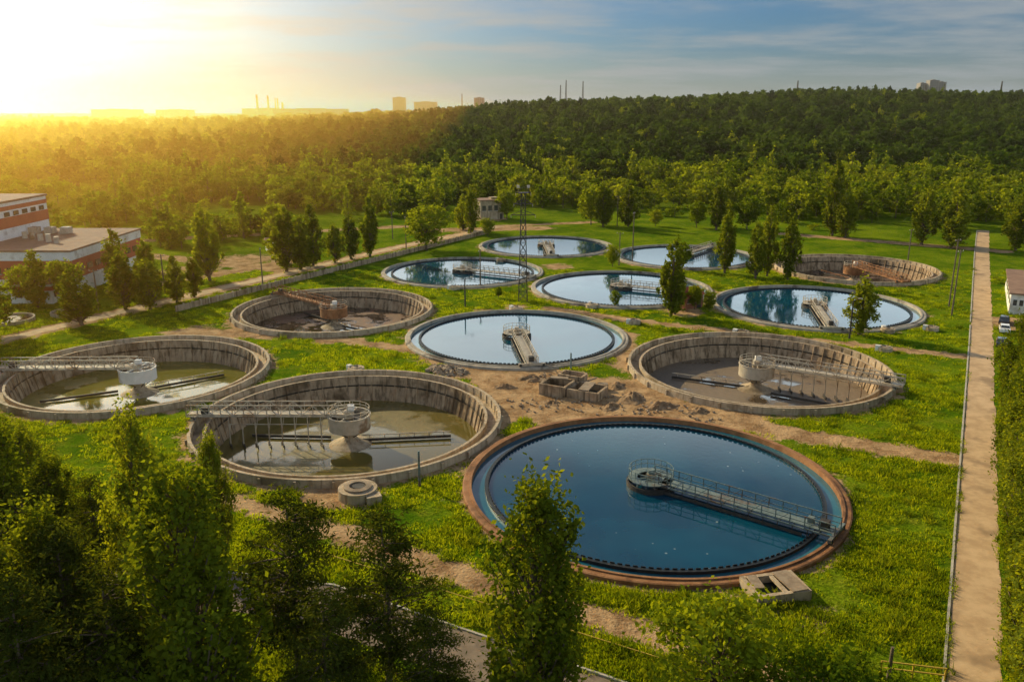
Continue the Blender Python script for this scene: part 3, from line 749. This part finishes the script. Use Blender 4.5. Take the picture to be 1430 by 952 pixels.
def heap(x,y,r,h,seed):
    g=R_(seed); b=MB(); vs=[(0,0,h)];fs=[];n=26;m=7;k=g.uniform(0,6,4)
    for j in range(1,m+1):
        for i in range(n):
            a=2*math.pi*i/n; rr=r*j/m*(1+.22*math.sin(2*a+k[0])+.12*math.sin(5*a+k[1])); z=h*(.5+.5*math.cos(math.pi*j/m))*(1+.25*math.sin(3*a+k[2]+j))+g.uniform(-.08,.08)-(.15 if j==m else 0)
            vs.append((rr*math.cos(a),rr*math.sin(a)*.7,z))
    for i in range(n): fs.append((0,1+i,1+(i+1)%n))
    for j in range(m-1):
        for i in range(n): fs.append((1+j*n+i,1+(j+1)*n+i,1+(j+1)*n+(i+1)%n,1+j*n+(i+1)%n))
    b.add(vs,fs,'soil'); b.obj('soil_heap',None,(x,y,0),g.uniform(0,3))
for i,(x,y,r,h) in enumerate([(17.5,114,3,.9),(21,110.5,2.6,.7),(14,110.5,2,.5),(3,123,2.4,.7),(5.5,112,1.8,.4),(-1,119,1.8,.5),(26,108.6,2.0,.5),(16,119.5,2.2,.6)]): heap(x,y,r,h,i)
def car(x,y,rz,k):
    E=empty('parked_car',(x,y,.03),rz); b=MB()
    prof=[(-2.15,.35),(-2.2,.75),(-2.05,.95),(-1.35,1.0),(-.85,1.42),(.55,1.45),(1.15,1.0),(1.95,.88),(2.15,.65),(2.15,.35)]
    w=.85; vs=[(px,-w*(1 if pz<1.05 else .82),pz) for px,pz in prof]+[(px,w*(1 if pz<1.05 else .82),pz) for px,pz in prof]; n=len(prof)
    b.add(vs,[list(range(n)),list(range(2*n-1,n-1,-1))]+[(i,i+n,(i+1)%n+n,(i+1)%n) for i in range(n)],k); b.obj('body',E)
    b=MB()
    for s_ in(-1,1):
        b.add([(-1.15,s_*.86,1.06),(-.82,s_*.76,1.36),(.5,s_*.76,1.38),(.98,s_*.86,1.06)],[(0,1,2,3)],'glass')
    b.add([(1.13,-.72,1.06),(1.13,.72,1.06),(.62,.62,1.42),(.62,-.62,1.42)],[(0,1,2,3)],'glass'); b.add([(-1.36,-.72,1.05),(-1.36,.72,1.05),(-.92,.62,1.41),(-.92,-.62,1.41)],[(0,1,2,3)],'glass')
    b.obj('windows',E)
    b=MB()
    for xx in(-1.35,1.35):
        for s_ in(-1,1):
            vs=[];sg=16
            for yy in(-.11,.11):
                vs+=[(xx+.33*math.cos(6.283*i/sg),s_*.8+yy,.33+.33*math.sin(6.283*i/sg)) for i in range(sg)]
            b.add(vs,[(i,(i+1)%sg,sg+(i+1)%sg,sg+i) for i in range(sg)]+[list(range(sg)),list(range(sg,2*sg))],'tyre')
    b.obj('wheels',E)
car(93.2,151.8,1.1,'carw'); car(87.2,142.2,1.05,'card'); car(97,158.5,1.0,'card')
b=MB()
for x in(-2.2,0,2.2): b.beam((x,0,-.2),(x,0,1.2),.1,'yellow')
for z in(.6,1.15): b.beam((-2.2,0,z),(2.2,0,z),.09,'yellow')
b.obj('yellow_pipe_barrier',None,(29.5,52.3,0),-.2)
pole(27.5,51.8,3,'wood','post',False)
b=MB(); b.beam((-22,72,.35),(20,49.5,.35),.07,'yellow')
for i in range(9): 
    t=i/8; b.beam((-22+42*t,72-22.5*t,-.1),(-22+42*t,72-22.5*t,.35),.06,'yellow')
b.obj('yellow_gas_pipe')
# skyline (built to absolute height)
def chimney(x,y,top,r):
    z=float(hgt(x,y)); h=top-z; b=MB(); b.cyl((0,0,0),r,h,'haze_wall',20,r*.65)
    for i in range(3): b.lathe([(r*.75+.1,h*(.7+.1*i)),(r*.72+.1,h*(.74+.1*i))],'red',20)
    b.obj('factory_chimney',None,(x,y,z))
chimney(-650,2200,80,3.6); chimney(-625,2210,78,3.4); chimney(-606,2230,72,2.8); chimney(-590,2215,62,3.5)
def block(name,x,y,w,d,top,k='haze_wall'):
    z=float(hgt(x,y)); h=top-z; b=MB(); b.box((0,0,h/2),(w,d,h),k); b.box((0,0,h+.6),(w*.4,d*.5,1.6),k)
    fl=int(h/3)
    for f in range(fl): 
        for i in range(int(w/4)): b.box((-w/2+2+i*4,-d/2,1.8+f*h/fl),(1.8,.3,1.5),'glass')
    b.obj(name,None,(x,y,z-1))
block('apartment_block',800,1650,18,16,97); block('apartment_block',818,1655,14,16,94); block('apartment_block',784,1660,12,16,92)
block('apartment_block',-235,1800,26,16,68); block('apartment_block',-190,1900,50,20,60)
block('industrial_hall',-420,1800,150,40,45); block('industrial_hall',-640,2250,120,40,47); block('industrial_hall',-900,2300,90,40,44); block('apartment_block',-70,1850,22,15,68); block('industrial_hall',-1100,2400,130,40,45)
for x,y,top in[(106,1700,98),(140,1710,96),(560,1700,97),(-590,2150,72),(98,1750,90),(-110,1900,76),(960,1700,96)]:
    pylon('radio_mast',x,y,top-float(hgt(x,y)),4,1.0,False,.7)

# ------------------------------------------------------------ haze volumes
def hazebox(name,c,s,col,den,g):
    b=MB(); b.box(c,s,'stone'); hz=b.obj(name)
    m,nt,out=newmat(name); vs_=N(nt,'ShaderNodeVolumeScatter'); vs_.inputs['Color'].default_value=col
    vs_.inputs['Density'].default_value=den; vs_.inputs['Anisotropy'].default_value=g; L(nt,vs_.outputs[0],out.inputs['Volume'])
    hz.data.materials.clear(); hz.data.materials.append(m)
hazebox('atmospheric_haze',(0,3000,50),(9000,7400,160),(1,.76,.50,1),.00010,.84)
# orange mist added for the glow on the left; stacked boxes soften its edge
hazebox('glow_mist',(-2045,1660,26),(4000,3280,78),(1,.40,.035,1),.0007,.80)
hazebox('glow_mist',(-2151,1665,25),(4090,3262,74),(1,.40,.035,1),.0008,.80)
hazebox('glow_mist',(-2325,1670,24),(4130,3244,70),(1,.40,.035,1),.0009,.80)

# ------------------------------------------------------------ world
wd=bpy.data.worlds.new('World'); sc.world=wd; wd.use_nodes=True; nt=wd.node_tree; nt.nodes.clear()
out=nt.nodes.new('ShaderNodeOutputWorld'); bg=nt.nodes.new('ShaderNodeBackground'); L(nt,bg.outputs[0],out.inputs[0]); bg.inputs[1].default_value=.12
sky=nt.nodes.new('ShaderNodeTexSky'); sky.sky_type='NISHITA'; sky.sun_disc=False; sky.sun_elevation=SUN_EL; sky.sun_rotation=SUN_AZ
sky.air_density=1.0; sky.dust_density=1.3; sky.ozone_density=2.5
tc=nt.nodes.new('ShaderNodeTexCoord').outputs['Generated']
sp=nt.nodes.new('ShaderNodeSeparateXYZ'); L(nt,tc,sp.inputs[0])
zz=mathn(nt,'ADD',mathn(nt,'MAXIMUM',sp.outputs[2],0.0),.07)
cb=nt.nodes.new('ShaderNodeCombineXYZ'); L(nt,mathn(nt,'DIVIDE',sp.outputs[0],zz),cb.inputs[0]); L(nt,mathn(nt,'MULTIPLY',mathn(nt,'DIVIDE',sp.outputs[1],zz),1.3),cb.inputs[1])
cl_=noise(nt,cb.outputs[0],.5,6,.6)
cf=maprange(nt,cl_,.40,.66,0,.75)
band=mathn(nt,'MULTIPLY',maprange(nt,sp.outputs[2],.125,.20),maprange(nt,sp.outputs[2],.30,.43,1,0))  # bright cloud band above the view, added to lighten the tank water reflections
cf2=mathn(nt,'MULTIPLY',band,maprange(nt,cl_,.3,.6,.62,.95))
base=mixc(nt,1.0,sky.outputs[0],(.21,.41,.60),'MULTIPLY')
base=mixc(nt,maprange(nt,sp.outputs[2],.0,.085,.55,0),base,(3.9,3.8,3.2))
col=mixc(nt,cf,base,(3.0,3.2,3.3))
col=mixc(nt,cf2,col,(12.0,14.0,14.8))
nv=nt.nodes.new('ShaderNodeVectorMath'); nv.operation='DOT_PRODUCT'; L(nt,tc,nv.inputs[0]); a_=math.radians(-42); e_=math.radians(11)
nv.inputs[1].default_value=(math.sin(a_)*math.cos(e_),math.cos(a_)*math.cos(e_),math.sin(e_))
dt=mathn(nt,'MAXIMUM',nv.outputs['Value'],0.0)
col=mixc(nt,mathn(nt,'POWER',dt,8.0),col,(11,7.2,2.4),'ADD')
col=mixc(nt,mathn(nt,'POWER',dt,30.0),col,(14,12,8),'ADD')
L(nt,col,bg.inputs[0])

sl=bpy.data.lights.new('sun','SUN'); sl.energy=5; sl.angle=math.radians(.5); sl.color=(1,.80,.46)
so=bpy.data.objects.new('sun',sl); sc.collection.objects.link(so); so.rotation_euler=SUND.to_track_quat('Z','Y').to_euler(); so.location=(-100,100,120)

cam=bpy.data.cameras.new('camera'); co=bpy.data.objects.new('camera',cam); sc.collection.objects.link(co)
cam.sensor_width=36; cam.lens=29.15; cam.clip_end=20000; cam.clip_start=.5
co.location=(0,0,40.3); co.rotation_euler=(math.radians(90-15.5),0,0); sc.camera=co
sc.view_settings.view_transform='Standard'; sc.view_settings.look='None'; sc.view_settings.exposure=0; sc.view_settings.gamma=1
